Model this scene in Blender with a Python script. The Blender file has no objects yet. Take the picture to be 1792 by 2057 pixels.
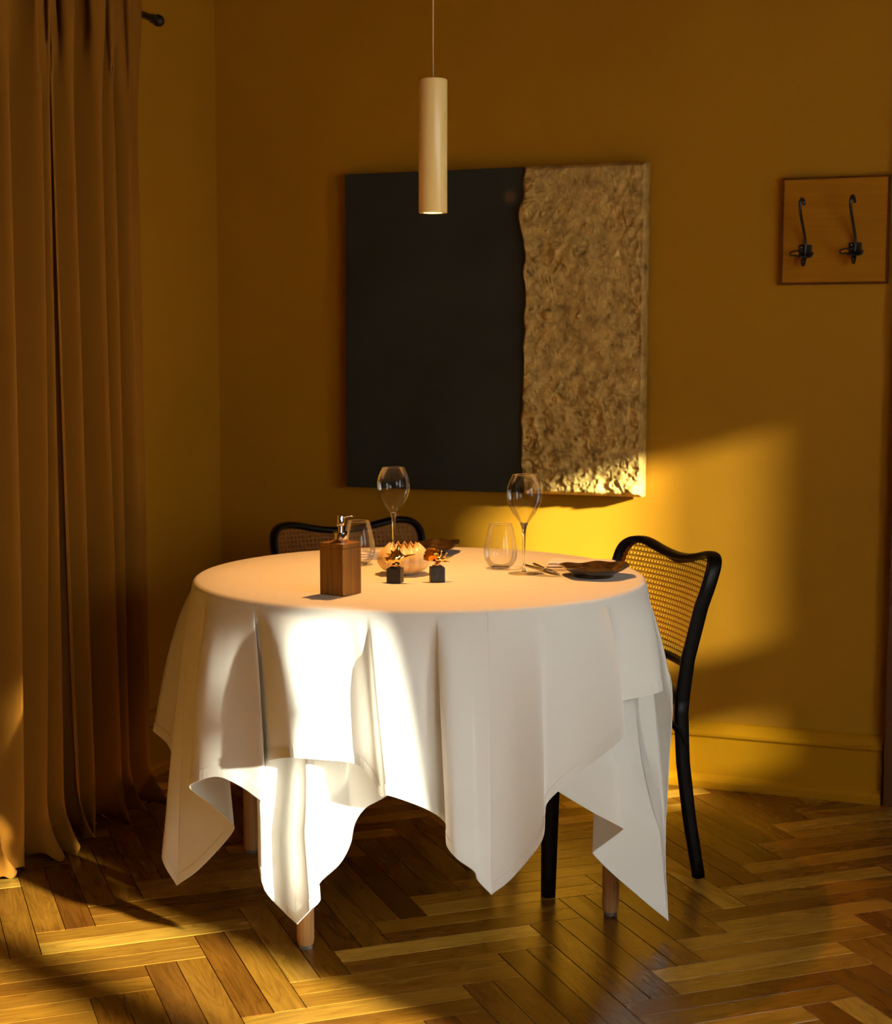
import bpy, bmesh, math, random
import numpy as np
from mathutils import Vector, Matrix

random.seed(7)
C = bpy.context.scene.collection
S = bpy.context.scene
PI = math.pi

# ------------------------------------------------------------------ camera
H = 1.30
cam_d = bpy.data.cameras.new('camera')
cam = bpy.data.objects.new('camera', cam_d)
C.objects.link(cam)
cam.location = (0, 0, H)
cam.rotation_euler = (math.radians(90) - 0.10330, -0.0013, 0)
cam_d.sensor_fit = 'VERTICAL'
cam_d.sensor_height = 36.0
cam_d.lens = 3151.9 / 2057 * 36.0
cam_d.clip_start = 0.05
cam_d.dof.use_dof = True
cam_d.dof.focus_distance = 3.55
cam_d.dof.aperture_fstop = 4.0
S.camera = cam

# ------------------------------------------------------------------ world, sun, exposure
SUN_E, SKY_E, LAMP_E = 33.0, 0.7, 46.0
S.view_settings.view_transform = 'Standard'
S.view_settings.look = 'None'
S.view_settings.gamma = 1.0
S.view_settings.use_curve_mapping = False
S.view_settings.exposure = 0.0
w = bpy.data.worlds.new('sky')
S.world = w
w.use_nodes = True
w.node_tree.nodes['Background'].inputs[0].default_value = (0.80, 0.88, 1.0, 1)
w.node_tree.nodes['Background'].inputs[1].default_value = SKY_E
SUN_EL = math.radians(16)
sun_dir = Vector((-0.74 * math.cos(SUN_EL), 0.67 * math.cos(SUN_EL), -math.sin(SUN_EL) * 0.998)).normalized()
sd = bpy.data.lights.new('sun', 'SUN')
sd.energy = SUN_E
sd.angle = math.radians(2.1)
sd.color = (1.0, 0.97, 0.76)
so = bpy.data.objects.new('sun', sd)
so.rotation_euler = sun_dir.to_track_quat('-Z', 'Y').to_euler()
so.location = (6, -5, 4)
C.objects.link(so)

# wall frame: corner of the two visible walls, t runs along the back wall, n runs into the room
CX, CY = -0.745, 5.168
T = Vector((0.937, -0.349)).normalized()
N = Vector((-T.y * -1.0, -T.x)).normalized()
N = Vector((T.y, -T.x)).normalized()
ANG = math.atan2(T.y, T.x)
RW, RD, RH = 3.9, 6.6, 2.95
WINDOWS = [(0.83, 1.21, 0.70, 1.75), (1.75, 2.45, 0.55, 2.0), (2.71, 3.17, 0.35, 1.62), (3.28, 4.70, 0.35, 2.1)]
TW = 0.08      # thickness of the window wall


def WP(s, q, z=0.0):
    return Vector((CX + T.x * s + N.x * q, CY + T.y * s + N.y * q, z))


for (q0, q1, z0, z1) in WINDOWS:          # portals: guide the sky light through the window openings
    ld = bpy.data.lights.new('window_portal', 'AREA')
    ld.shape = 'RECTANGLE'
    ld.size, ld.size_y = q1 - q0, z1 - z0
    lo = bpy.data.objects.new('window_portal', ld)
    lo.location = WP(RW + TW + 0.01, (q0 + q1) / 2, (z0 + z1) / 2)
    lo.rotation_euler = Vector((-T.x, -T.y, 0)).to_track_quat('-Z', 'Y').to_euler()
    ld.cycles.is_portal = True
    C.objects.link(lo)


# ------------------------------------------------------------------ material helpers
def mat(name, base=(0.5, 0.5, 0.5), rough=0.5, metal=0.0, spec=0.5, **kw):
    m = bpy.data.materials.new(name)
    m.use_nodes = True
    b = m.node_tree.nodes['Principled BSDF']
    b.inputs['Base Color'].default_value = (*base, 1)
    b.inputs['Roughness'].default_value = rough
    b.inputs['Metallic'].default_value = metal
    b.inputs['Specular IOR Level'].default_value = spec
    for k, v in kw.items():
        b.inputs[k].default_value = v
    return m


def nd(m, t, **kw):
    n = m.node_tree.nodes.new(t)
    for k, v in kw.items():
        setattr(n, k, v)
    return n


def lk(m, a, b):
    m.node_tree.links.new(a, b)


def bsdf(m):
    return m.node_tree.nodes['Principled BSDF']


def ramp(m, stops, fac=None):
    r = nd(m, 'ShaderNodeValToRGB')
    e = r.color_ramp.elements
    while len(e) < len(stops):
        e.new(0.5)
    for i, (p, c) in enumerate(stops):
        e[i].position = p
        e[i].color = (*c, 1)
    if fac is not None:
        lk(m, fac, r.inputs[0])
    return r


def noise(m, vec, scale, detail=4, rough=0.5, dist=0.0):
    n = nd(m, 'ShaderNodeTexNoise')
    n.inputs['Scale'].default_value = scale
    n.inputs['Detail'].default_value = detail
    n.inputs['Roughness'].default_value = rough
    n.inputs['Distortion'].default_value = dist
    if vec is not None:
        lk(m, vec, n.inputs['Vector'])
    return n


def bump(m, height, strength=0.2, distance=0.01):
    b = nd(m, 'ShaderNodeBump')
    b.inputs['Strength'].default_value = strength
    b.inputs['Distance'].default_value = distance
    lk(m, height, b.inputs['Height'])
    lk(m, b.outputs[0], bsdf(m).inputs['Normal'])
    return b


def mapping(m, src, scale=(1, 1, 1), loc=(0, 0, 0)):
    mp = nd(m, 'ShaderNodeMapping')
    mp.inputs['Scale'].default_value = scale
    mp.inputs['Location'].default_value = loc
    lk(m, src, mp.inputs['Vector'])
    return mp


def objco(m):
    return nd(m, 'ShaderNodeTexCoord').outputs['Object']


def mixc(m, fac, a, b, mode='MIX'):
    x = nd(m, 'ShaderNodeMix', data_type='RGBA', blend_type=mode)
    for i, v in ((0, fac), (6, a), (7, b)):
        if hasattr(v, 'is_output'):
            lk(m, v, x.inputs[i])
        elif isinstance(v, tuple):
            x.inputs[i].default_value = (*v, 1)
        else:
            x.inputs[i].default_value = v
    return x.outputs[2]


def math_n(m, op, a, b=None):
    x = nd(m, 'ShaderNodeMath', operation=op)
    for i, v in enumerate((a, b)):
        if v is None:
            continue
        if hasattr(v, 'is_output'):
            lk(m, v, x.inputs[i])
        else:
            x.inputs[i].default_value = v
    return x.outputs[0]


# wall paint
def paint(name, base, k=0.08):
    m = mat(name, base, 0.75, spec=0.25)
    n = noise(m, objco(m), 1.3, 5, 0.6)
    r = ramp(m, [(0.3, tuple(c * (1 - k) for c in base)), (0.7, tuple(min(1, c * (1 + k)) for c in base))], n.outputs[0])
    lk(m, r.outputs[0], bsdf(m).inputs['Base Color'])
    n2 = noise(m, objco(m), 90, 3, 0.6)
    bump(m, n2.outputs[0], 0.12, 0.002)
    return m


M = {}
M['wall'] = paint('ochre wall paint', (0.40, 0.180, 0.0030))
M['trim'] = paint('ochre trim gloss', (0.40, 0.180, 0.0030), 0.03)
bsdf(M['trim']).inputs['Roughness'].default_value = 0.35
M['ceiling'] = paint('darkened ochre paint', (0.24, 0.11, 0.01), 0.03)  # wall ochre darkened on unseen ceiling and front wall to cut bounce
M['casing'] = mat('dark door casing', (0.10, 0.035, 0.008), 0.4)
M['white_paint'] = mat('white window paint', (0.7, 0.68, 0.6), 0.4)
M['outside'] = mat('sub floor', (0.10, 0.06, 0.02), 0.9)


def oak(name, per_object=True):
    m = mat(name, (0.5, 0.28, 0.08), 0.3, spec=0.5)
    uv = nd(m, 'ShaderNodeUVMap').outputs[0]
    if per_object:
        oi = nd(m, 'ShaderNodeObjectInfo')
        rnd = oi.outputs['Random']
        tone = oi.outputs['Color']
        sepc = nd(m, 'ShaderNodeSeparateColor')
        lk(m, tone, sepc.inputs[0])
        tonef = sepc.outputs[0]
    else:
        g = nd(m, 'ShaderNodeNewGeometry')
        rnd = g.outputs['Random Per Island']
        tonef = math_n(m, 'ADD', math_n(m, 'MULTIPLY', rnd, 0.5), 0.27)
    comb = nd(m, 'ShaderNodeCombineXYZ')
    lk(m, math_n(m, 'MULTIPLY', rnd, 37.0), comb.inputs[0])
    lk(m, math_n(m, 'MULTIPLY', rnd, 91.0), comb.inputs[1])
    lk(m, math_n(m, 'MULTIPLY', rnd, 53.0), comb.inputs[2])
    add = nd(m, 'ShaderNodeVectorMath', operation='ADD')
    mp = mapping(m, uv, (2.2, 14, 1))
    lk(m, mp.outputs[0], add.inputs[0])
    lk(m, comb.outputs[0], add.inputs[1])
    n1 = noise(m, add.outputs[0], 1.0, 2, 0.5, 0.4)
    rings = math_n(m, 'FRACT', math_n(m, 'MULTIPLY', n1.outputs[0], 11.0))
    add2 = nd(m, 'ShaderNodeVectorMath', operation='ADD')
    mp2 = mapping(m, uv, (9, 320, 1))
    lk(m, mp2.outputs[0], add2.inputs[0])
    lk(m, comb.outputs[0], add2.inputs[1])
    n2 = noise(m, add2.outputs[0], 1.0, 3, 0.6)
    tones = ramp(m, [(0.0, (0.11, 0.037, 0.003)), (0.35, (0.17, 0.068, 0.006)), (0.65, (0.29, 0.140, 0.014)), (1.0, (0.62, 0.38, 0.058))], tonef)
    g1 = ramp(m, [(0.0, (0.62, 0.55, 0.48)), (0.18, (0.85, 0.82, 0.8)), (0.6, (1, 1, 1)), (1.0, (0.9, 0.88, 0.85))], rings)
    g2 = ramp(m, [(0.35, (0.66, 0.60, 0.55)), (0.55, (1.05, 1.05, 1.05))], n2.outputs[0])
    c = mixc(m, 0.75, tones.outputs[0], g1.outputs[0], 'MULTIPLY')
    c = mixc(m, 0.7, c, g2.outputs[0], 'MULTIPLY')
    # large soft blotches of tone inside one board
    add3 = nd(m, 'ShaderNodeVectorMath', operation='ADD')
    mp3 = mapping(m, uv, (3, 9, 1))
    lk(m, mp3.outputs[0], add3.inputs[0])
    lk(m, comb.outputs[0], add3.inputs[1])
    n3 = noise(m, add3.outputs[0], 1.3, 2, 0.5)
    g3 = ramp(m, [(0.35, (0.82, 0.78, 0.72)), (0.65, (1.12, 1.1, 1.05))], n3.outputs[0])
    c = mixc(m, 0.8, c, g3.outputs[0], 'MULTIPLY')
    lk(m, c, bsdf(m).inputs['Base Color'])
    rr = ramp(m, [(0.3, (0.20, 0.20, 0.20)), (0.8, (0.36, 0.36, 0.36))], n1.outputs[0])
    lk(m, rr.outputs[0], bsdf(m).inputs['Roughness'])
    bump(m, n2.outputs[0], 0.10, 0.001)
    return m


M['oak'] = oak('oak parquet')
M['oak_far'] = oak('oak parquet far', False)


def wood(name, c1, c2, scale=(60, 60, 3), rough=0.45):
    m = mat(name, c1, rough)
    mp = mapping(m, objco(m), scale)
    n = noise(m, mp.outputs[0], 1.0, 4, 0.6, 0.6)
    r = ramp(m, [(0.3, c1), (0.7, c2)], n.outputs[0])
    lk(m, r.outputs[0], bsdf(m).inputs['Base Color'])
    bump(m, n.outputs[0], 0.08, 0.001)
    return m


M['leg_oak'] = wood('pale oak', (0.50, 0.24, 0.07), (0.68, 0.38, 0.14), (140, 140, 5))
M['bamboo'] = wood('bamboo', (0.15, 0.050, 0.003), (0.33, 0.135, 0.012), (170, 170, 4), 0.5)
M['board'] = wood('pale board', (0.34, 0.130, 0.004), (0.40, 0.160, 0.006), (3, 40, 60), 0.6)
bsdf(M['board']).inputs['Specular IOR Level'].default_value = 0.1
M['board_edge'] = wood('board edge', (0.09, 0.026, 0.004), (0.13, 0.038, 0.006), (60, 60, 60), 0.6)
bsdf(M['board_edge']).inputs['Specular IOR Level'].default_value = 0.1
M['black_wood'] = mat('black lacquered beech', (0.004, 0.0035, 0.0035), 0.42, spec=0.2)
M['black_iron'] = mat('black iron', (0.010, 0.008, 0.006), 0.35, spec=0.5)
M['cane'] = wood('woven cane', (0.24, 0.080, 0.004), (0.34, 0.125, 0.008), (90, 90, 90), 0.5)
M['chrome'] = mat('chrome', (0.85, 0.85, 0.85), 0.08, 1.0)
M['steel'] = mat('polished steel cutlery', (0.80, 0.74, 0.62), 0.18, 1.0)
M['gold'] = mat('polished gold', (1.0, 0.66, 0.22), 0.13, 1.0)
M['rose_gold'] = mat('rose gold', (0.95, 0.50, 0.25), 0.16, 1.0)
M['stone'] = mat('black stone', (0.018, 0.018, 0.020), 0.45)
n_ = noise(M['stone'], objco(M['stone']), 240, 4, 0.7)
r_ = ramp(M['stone'], [(0.5, (0.008, 0.008, 0.010)), (0.85, (0.04, 0.04, 0.045))], n_.outputs[0])
lk(M['stone'], r_.outputs[0], bsdf(M['stone']).inputs['Base Color'])
M['lamp_white'] = mat('cream lamp enamel', (0.95, 0.68, 0.27), 0.28)
M['lamp_glow'] = mat('glowing lamp disc', (1, 1, 1), 0.5)
bsdf(M['lamp_glow']).inputs['Emission Color'].default_value = (1.0, 0.80, 0.50, 1)
bsdf(M['lamp_glow']).inputs['Emission Strength'].default_value = 12.0
M['cord'] = mat('lamp cord', (0.72, 0.50, 0.22), 0.5)
M['foot_pad'] = mat('grey felt pad', (0.2, 0.19, 0.17), 0.8)

def scrim(name, through, tint):  # for the unseen panels added over the windows
    m = bpy.data.materials.new(name)
    m.use_nodes = True
    nt = m.node_tree
    nt.nodes.clear()
    out = nt.nodes.new('ShaderNodeOutputMaterial')
    tr = nt.nodes.new('ShaderNodeBsdfTransparent')
    tl = nt.nodes.new('ShaderNodeBsdfTranslucent')
    tl.inputs[0].default_value = (*tint, 1)
    mx = nt.nodes.new('ShaderNodeMixShader')
    mx.inputs[0].default_value = 1 - through
    nt.links.new(tr.outputs[0], mx.inputs[1])
    nt.links.new(tl.outputs[0], mx.inputs[2])
    nt.links.new(mx.outputs[0], out.inputs[0])
    return m


M['scrim'] = scrim('sheer voile', 0.52, (0.30, 0.27, 0.22))
M['dense_scrim'] = scrim('dense white diffuser', 0.0, (0.87, 0.88, 0.93))


# cloths
def linen(name, base, weave=900, trans=0.0):
    m = mat(name, base, 0.85, spec=0.2)
    uv = nd(m, 'ShaderNodeUVMap').outputs[0]
    mp = mapping(m, uv, (weave, weave, 1))
    n = noise(m, mp.outputs[0], 1.0, 2, 0.5)
    n2 = noise(m, objco(m), 7, 3, 0.6)
    s = math_n(m, 'ADD', math_n(m, 'MULTIPLY', n.outputs[0], 0.12), math_n(m, 'MULTIPLY', n2.outputs[0], 1.0))
    bump(m, s, 0.10, 0.012)
    if trans:
        t = nd(m, 'ShaderNodeBsdfTranslucent')
        t.inputs[0].default_value = (*base, 1)
        mx = nd(m, 'ShaderNodeMixShader')
        mx.inputs[0].default_value = trans
        out = m.node_tree.nodes['Material Output']
        lk(m, bsdf(m).outputs[0], mx.inputs[1])
        lk(m, t.outputs[0], mx.inputs[2])
        lk(m, mx.outputs[0], out.inputs[0])
    return m


M['linen'] = linen('white linen', (0.84, 0.82, 0.78), trans=0.10)
M['napkin'] = linen('napkin linen', (0.80, 0.74, 0.74))
M['curtain'] = linen('ochre velvet curtain', (0.27, 0.105, 0.006), 500)
bsdf(M['curtain']).inputs['Sheen Weight'].default_value = 0.08
bsdf(M['curtain']).inputs['Sheen Tint'].default_value = (1.0, 0.6, 0.2, 1)


def thin_glass():
    m = bpy.data.materials.new('thin glass')
    m.use_nodes = True
    nt = m.node_tree
    nt.nodes.clear()
    out = nt.nodes.new('ShaderNodeOutputMaterial')
    tr = nt.nodes.new('ShaderNodeBsdfTransparent')
    gl = nt.nodes.new('ShaderNodeBsdfGlossy')
    gl.inputs['Roughness'].default_value = 0.015
    lw = nt.nodes.new('ShaderNodeLayerWeight')
    lw.inputs[0].default_value = 0.28
    r = nt.nodes.new('ShaderNodeValToRGB')
    r.color_ramp.elements[0].color = (0.97, 0.97, 0.96, 1)
    r.color_ramp.elements[0].position = 0.55
    r.color_ramp.elements[1].color = (0.80, 0.76, 0.66, 1)
    r.color_ramp.elements[1].position = 0.98
    mx = nt.nodes.new('ShaderNodeMixShader')
    f = nt.nodes.new('ShaderNodeMath')
    f.operation = 'MINIMUM'
    f.inputs[1].default_value = 0.5
    L = nt.links.new
    L(lw.outputs['Facing'], r.inputs[0])
    L(r.outputs[0], tr.inputs[0])
    L(lw.outputs['Fresnel'], f.inputs[0])
    L(f.outputs[0], mx.inputs[0])
    L(tr.outputs[0], mx.inputs[1])
    L(gl.outputs[0], mx.inputs[2])
    L(mx.outputs[0], out.inputs[0])
    return m


M['glass'] = thin_glass()
M['solid_glass'] = mat('solid glass', (1, 1, 1), 0.0)
bsdf(M['solid_glass']).inputs['Transmission Weight'].default_value = 1.0
bsdf(M['solid_glass']).inputs['IOR'].default_value = 1.48
m = M['shell'] = mat('cream porcelain', (0.85, 0.60, 0.28), 0.30)
bsdf(m).inputs['Subsurface Weight'].default_value = 0.25
bsdf(m).inputs['Subsurface Radius'].default_value = (0.02, 0.012, 0.006)
m = M['plate'] = mat('dark glazed stoneware', (0.05, 0.025, 0.008), 0.12)
n_ = noise(m, objco(m), 30, 4, 0.6)
r_ = ramp(m, [(0.35, (0.020, 0.010, 0.004)), (0.62, (0.075, 0.042, 0.012)), (0.8, (0.16, 0.10, 0.03))], n_.outputs[0])
lk(m, r_.outputs[0], bsdf(m).inputs['Base Color'])
bump(m, noise(m, objco(m), 160, 2).outputs[0], 0.12, 0.002)

# painting
m = M['canvas_dark'] = mat('dark green patina panel', (0.012, 0.015, 0.012), 0.62)
n_ = noise(m, objco(m), 2.2, 6, 0.65, 0.3)
r_ = ramp(m, [(0.30, (0.012, 0.011, 0.008)), (0.55, (0.020, 0.023, 0.018)), (0.8, (0.032, 0.036, 0.028))], n_.outputs[0])
# one rusty round stain near the top right of the dark half
geo = nd(m, 'ShaderNodeVectorMath', operation='DISTANCE')
lk(m, objco(m), geo.inputs[0])
geo.inputs[1].default_value = (0.540, -0.036, 0.888)
st = ramp(m, [(0.0, (1, 1, 1)), (0.014, (0.8, 0.8, 0.8)), (0.017, (0.3, 0.3, 0.3)), (0.030, (0, 0, 0))], geo.outputs['Value'])
c_ = mixc(m, st.outputs[0], r_.outputs[0], (0.12, 0.070, 0.026))
lk(m, c_, bsdf(m).inputs['Base Color'])
bump(m, noise(m, objco(m), 60, 5, 0.7).outputs[0], 0.15, 0.002)
m = M['canvas_gold'] = mat('cast gold relief', (0.42, 0.24, 0.06), 0.55, 0.35)
n_ = noise(m, objco(m), 20, 10, 0.74, 0.0)
r_ = ramp(m, [(0.30, (0.050, 0.034, 0.012)), (0.42, (0.42, 0.27, 0.065)), (0.60, (0.72, 0.47, 0.13)), (0.8, (0.85, 0.62, 0.22))], n_.outputs[0])
lk(m, r_.outputs[0], bsdf(m).inputs['Base Color'])
bump(m, noise(m, objco(m), 120, 6, 0.75).outputs[0], 0.7, 0.004)


# ------------------------------------------------------------------ mesh helpers
def link(name, me, material=None, parent=None, smooth=False, auto=None):
    o = bpy.data.objects.new(name, me)
    C.objects.link(o)
    if material is not None:
        me.materials.append(material)
    if smooth:
        me.polygons.foreach_set('use_smooth', [True] * len(me.polygons))
    if auto is not None:
        me.polygons.foreach_set('use_smooth', [True] * len(me.polygons))
        bm = bmesh.new()
        bm.from_mesh(me)
        for e in bm.edges:
            if len(e.link_faces) == 2 and e.calc_face_angle(0) > math.radians(auto):
                e.smooth = False
        bm.to_mesh(me)
        bm.free()
    if parent is not None:
        o.parent = parent
    return o


def mesh(verts, faces):
    me = bpy.data.meshes.new('m')
    me.from_pydata([tuple(v) for v in verts], [], faces)
    me.update()
    return me


def tag(o, label=None, cat=None, group=None, kind=None):
    if label:
        o['label'] = label
    if cat:
        o['category'] = cat
    if group:
        o['group'] = group
    if kind:
        o['kind'] = kind
    return o


def empty(name, loc=(0, 0, 0), rz=0.0):
    o = bpy.data.objects.new(name, None)
    o.empty_display_size = 0.05
    C.objects.link(o)
    o.location = loc
    o.rotation_euler = (0, 0, rz)
    return o


class MB:
    """Collects shapes; build() links them as one mesh object."""

    def __init__(s):
        s.v, s.f = [], []

    def add(s, verts, faces, mtx=None):
        k = len(s.v)
        s.v += [(mtx @ Vector(v)) if mtx is not None else Vector(v) for v in verts]
        s.f += [tuple(i + k for i in f) for f in faces]
        return s

    def box(s, x0, x1, y0, y1, z0, z1, bev=0.0, mtx=None):
        bm = bmesh.new()
        bmesh.ops.create_cube(bm, size=1)
        for v in bm.verts:
            v.co = Vector(((x0 + x1) / 2 + v.co.x * (x1 - x0), (y0 + y1) / 2 + v.co.y * (y1 - y0), (z0 + z1) / 2 + v.co.z * (z1 - z0)))
        if bev:
            bmesh.ops.bevel(bm, geom=list(bm.edges), offset=bev, segments=2, profile=0.6, affect='EDGES')
        bm.verts.ensure_lookup_table()
        s.add([v.co.copy() for v in bm.verts], [[v.index for v in f.verts] for f in bm.faces], mtx)
        bm.free()
        return s

    def lathe(s, prof, n=32, mtx=None, fn=None, cap0=False, cap1=False):
        V, F = [], []
        for (r, z) in prof:
            for i in range(n):
                a = 2 * PI * i / n
                p = Vector((r * math.cos(a), r * math.sin(a), z))
                V.append(fn(p, a) if fn else p)
        for j in range(len(prof) - 1):
            for i in range(n):
                a, b = j * n + i, j * n + (i + 1) % n
                F.append((a, b, b + n, a + n))
        if cap0:
            F.append(tuple(reversed(range(n))))
        if cap1:
            F.append(tuple((len(prof) - 1) * n + i for i in range(n)))
        return s.add(V, F, mtx)

    def sweep(s, pts, rad, ref=(0, 0, 1), n=10, closed=False, mtx=None, power=2.0):
        """tube along pts; rad = float, (a, b) or list of them; a along the binormal, b along ref."""
        pts = [Vector(p) for p in pts]
        m_ = len(pts)
        refs = ref if isinstance(ref, list) else [Vector(ref)] * m_
        V, F = [], []
        for i, p in enumerate(pts):
            if closed:
                tg = pts[(i + 1) % m_] - pts[i - 1]
            else:
                tg = pts[min(i + 1, m_ - 1)] - pts[max(i - 1, 0)]
            tg.normalize()
            rf = Vector(refs[i])
            rf = (rf - tg * rf.dot(tg))
            if rf.length < 1e-5:
                rf = tg.orthogonal()
            rf.normalize()
            bn = tg.cross(rf)
            r = rad[i] if isinstance(rad, list) else rad
            a, b = r if isinstance(r, tuple) else (r, r)
            for k in range(n):
                th = 2 * PI * k / n
                c, sn = math.cos(th), math.sin(th)
                if power != 2.0:
                    c = math.copysign(abs(c) ** (2 / power), c)
                    sn = math.copysign(abs(sn) ** (2 / power), sn)
                V.append(p + bn * (a * c) + rf * (b * sn))
        for j in range(m_ if closed else m_ - 1):
            for k in range(n):
                a, b = j * n + k, j * n + (k + 1) % n
                a2, b2 = ((j + 1) % m_) * n + k, ((j + 1) % m_) * n + (k + 1) % n
                F.append((a, b, b2, a2))
        if not closed:
            F.append(tuple(reversed(range(n))))
            F.append(tuple((m_ - 1) * n + k for k in range(n)))
        return s.add(V, F, mtx)

    def ball(s, c, r, nu=16, nv=10, mtx=None, fn=None):
        rx, ry, rz = r if isinstance(r, tuple) else (r, r, r)
        V, F = [], []
        for j in range(nv + 1):
            t = PI * j / nv
            for i in range(nu):
                a = 2 * PI * i / nu
                p = Vector((rx * math.sin(t) * math.cos(a), ry * math.sin(t) * math.sin(a), rz * math.cos(t)))
                if fn:
                    p = fn(p, a, t)
                V.append(Vector(c) + p)
        for j in range(nv):
            for i in range(nu):
                a, b = j * nu + i, j * nu + (i + 1) % nu
                F.append((a + nu, b + nu, b, a))
        return s.add(V, F, mtx)

    def build(s, name, material, parent=None, smooth=True, auto=None):
        me = mesh(s.v, s.f)
        bm = bmesh.new()
        bm.from_mesh(me)
        bmesh.ops.remove_doubles(bm, verts=bm.verts, dist=1e-6)
        bmesh.ops.recalc_face_normals(bm, faces=bm.faces)
        bm.to_mesh(me)
        bm.free()
        return link(name, me, material, parent, smooth=smooth, auto=auto)


def catmull(P, n):
    """n samples per interval through points P (tuples of any length)."""
    P = [np.array(p, float) for p in P]
    out = []
    for i in range(len(P) - 1):
        p1, p2 = P[i], P[i + 1]
        p0 = P[i - 1] if i else 2 * p1 - p2
        p3 = P[i + 2] if i + 2 < len(P) else 2 * p2 - p1
        for k in range(n):
            t = k / n
            out.append(0.5 * ((2 * p1) + (-p0 + p2) * t + (2 * p0 - 5 * p1 + 4 * p2 - p3) * t * t + (-p0 + 3 * p1 - 3 * p2 + p3) * t ** 3))
    out.append(P[-1])
    return out


# ------------------------------------------------------------------ room shell
def wall_box(name, s0, s1, q0, q1, z0, z1, material, parent=None, bev=0.0):
    """box in the wall frame (s along the back wall, q into the room)"""
    mb = MB()
    mb.box(s0, s1, q0, q1, z0, z1, bev)
    mb.v = [Vector((v.x, -v.y, v.z)) for v in mb.v]
    o = mb.build(name, material, parent, smooth=False)
    if parent is None:
        o.location = (CX, CY, 0)
        o.rotation_euler = (0, 0, ANG)
    return o


def struct(o):
    o['kind'] = 'structure'
    return o


struct(wall_box('wall_back', -0.25, RW + 0.3, -0.25, 0, -0.05, RH, M['wall']))
struct(wall_box('wall_left', -0.25, 0, 0, RD, -0.05, RH, M['wall']))
struct(wall_box('wall_front', 0, RW, RD, RD + 0.25, -0.05, RH, M['ceiling']))
struct(wall_box('ceiling', -0.25, RW + 0.3, -0.25, RD + 0.25, RH, RH + 0.15, M['ceiling']))
mb = MB()
edges = sorted(WINDOWS)
q = 0.0
for (q0, q1, z0, z1) in edges:
    mb.box(RW, RW + TW, q, q0, -0.05, RH)
    mb.box(RW, RW + TW, q0, q1, -0.05, z0)
    mb.box(RW, RW + TW, q0, q1, z1, RH)
    q = q1
mb.box(RW, RW + TW, q, RD + 0.25, -0.05, RH)
mb.v = [Vector((v.x, -v.y, v.z)) for v in mb.v]
o = mb.build('wall_right', M['wall'], None, smooth=False)
o.location = (CX, CY, 0)
o.rotation_euler = (0, 0, ANG)
struct(o)
for i, (q0, q1, z0, z1) in enumerate(edges):
    mb = MB()
    f = 0.02
    x0, x1 = RW + 0.02, RW + 0.06
    mb.box(x0, x1, q0, q0 + f, z0, z1).box(x0, x1, q1 - f, q1, z0, z1)
    mb.box(x0, x1, q0 + f, q1 - f, z0, z0 + f).box(x0, x1, q0 + f, q1 - f, z1 - f, z1)
    mb.v = [Vector((v.x, -v.y, v.z)) for v in mb.v]
    o = mb.build('window_%d' % (i + 1), M['white_paint'], None, smooth=False)
    o.location = (CX, CY, 0)
    o.rotation_euler = (0, 0, ANG)
    struct(o)

# unseen helpers added at the right-hand windows to block, dim and diffuse the sun
wall_box('shadow_bar', RW + 0.02, RW + 0.05, 0.83, 1.21, 0.90, 1.10, M['white_paint'], bpy.data.objects['window_1'])  # added bar that throws the dark band low on the wall
o = wall_box('scrim', RW + 0.008, RW + 0.010, 0.835, 0.985, 0.705, 1.745, M['scrim'])  # added to dim the sun on the right of the wall patch
tag(o, 'added sun-dimming sheer over half of the narrow window', 'curtain')
o = wall_box('scrim', RW - 0.03, RW - 0.028, 1.70, 2.50, 0.50, 2.05, M['dense_scrim'])  # added to spread soft light onto the right of the cloth
tag(o, 'added light-diffusing sheer closed across the wide window', 'curtain')
o = wall_box('light_screen', RW - 0.012, RW - 0.010, 2.875, 4.75, 1.14, 2.2, M['dense_scrim'])  # added to stop direct sun and spread a soft glow
o2 = wall_box('light_screen', RW - 0.012, RW - 0.010, 2.81, 2.873, 1.36, 2.2, M['dense_scrim'])  # added to keep sun off the left curtain
tag(o2, 'added narrow light screen beside the larger one', 'light screen')
tag(o, 'added light screen across the upper part of the last windows', 'light screen')

wall_box('sun_block_panel', RW + 0.02, RW + 0.05, 2.71, 2.84, 0.36, 1.12, M['white_paint'], bpy.data.objects['window_3'])  # added unseen panel keeping sun off part of the floor

# skirting: profile with a cap moulding and a foot, swept along a wall
def skirting(name, a, b, inward):
    prof = [(0, 0), (0.034, 0), (0.034, 0.022), (0.030, 0.030), (0.024, 0.036), (0.019, 0.040), (0.019, 0.150), (0.022, 0.153), (0.026, 0.158), (0.026, 0.166), (0.021, 0.170),
            (0.018, 0.176), (0.012, 0.188), (0.006, 0.194), (0, 0.196)]
    V, F = [], []
    for p in (a, b):
        for (d, z) in prof:
            V.append(Vector((p[0] + inward[0] * d, p[1] + inward[1] * d, z)))
    n = len(prof)
    F = [(i, (i + 1) % n, n + (i + 1) % n, n + i) for i in range(n)]
    F += [tuple(range(n)), tuple(range(n, 2 * n))]
    mb = MB()
    mb.add(V, F)
    return struct(mb.build(name, M['trim'], None, smooth=False))


skirting('baseboard_back', WP(0, 0), WP(2.14, 0), N)
skirting('baseboard_left', WP(0, 0), WP(0, RD), T)
# dark door casing standing on the back wall at the right
dc = struct(wall_box('door_1', 2.145, 2.30, 0, 0.045, 0, 2.2, M['casing'], bev=0.004))
wall_box('door_leaf', 2.30, 3.1, 0.002, 0.02, 0.0, 2.12, M['casing'], dc)
wall_box('door_casing', 3.1, 3.24, 0, 0.045, 0, 2.2, M['casing'], dc, 0.004)

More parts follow.
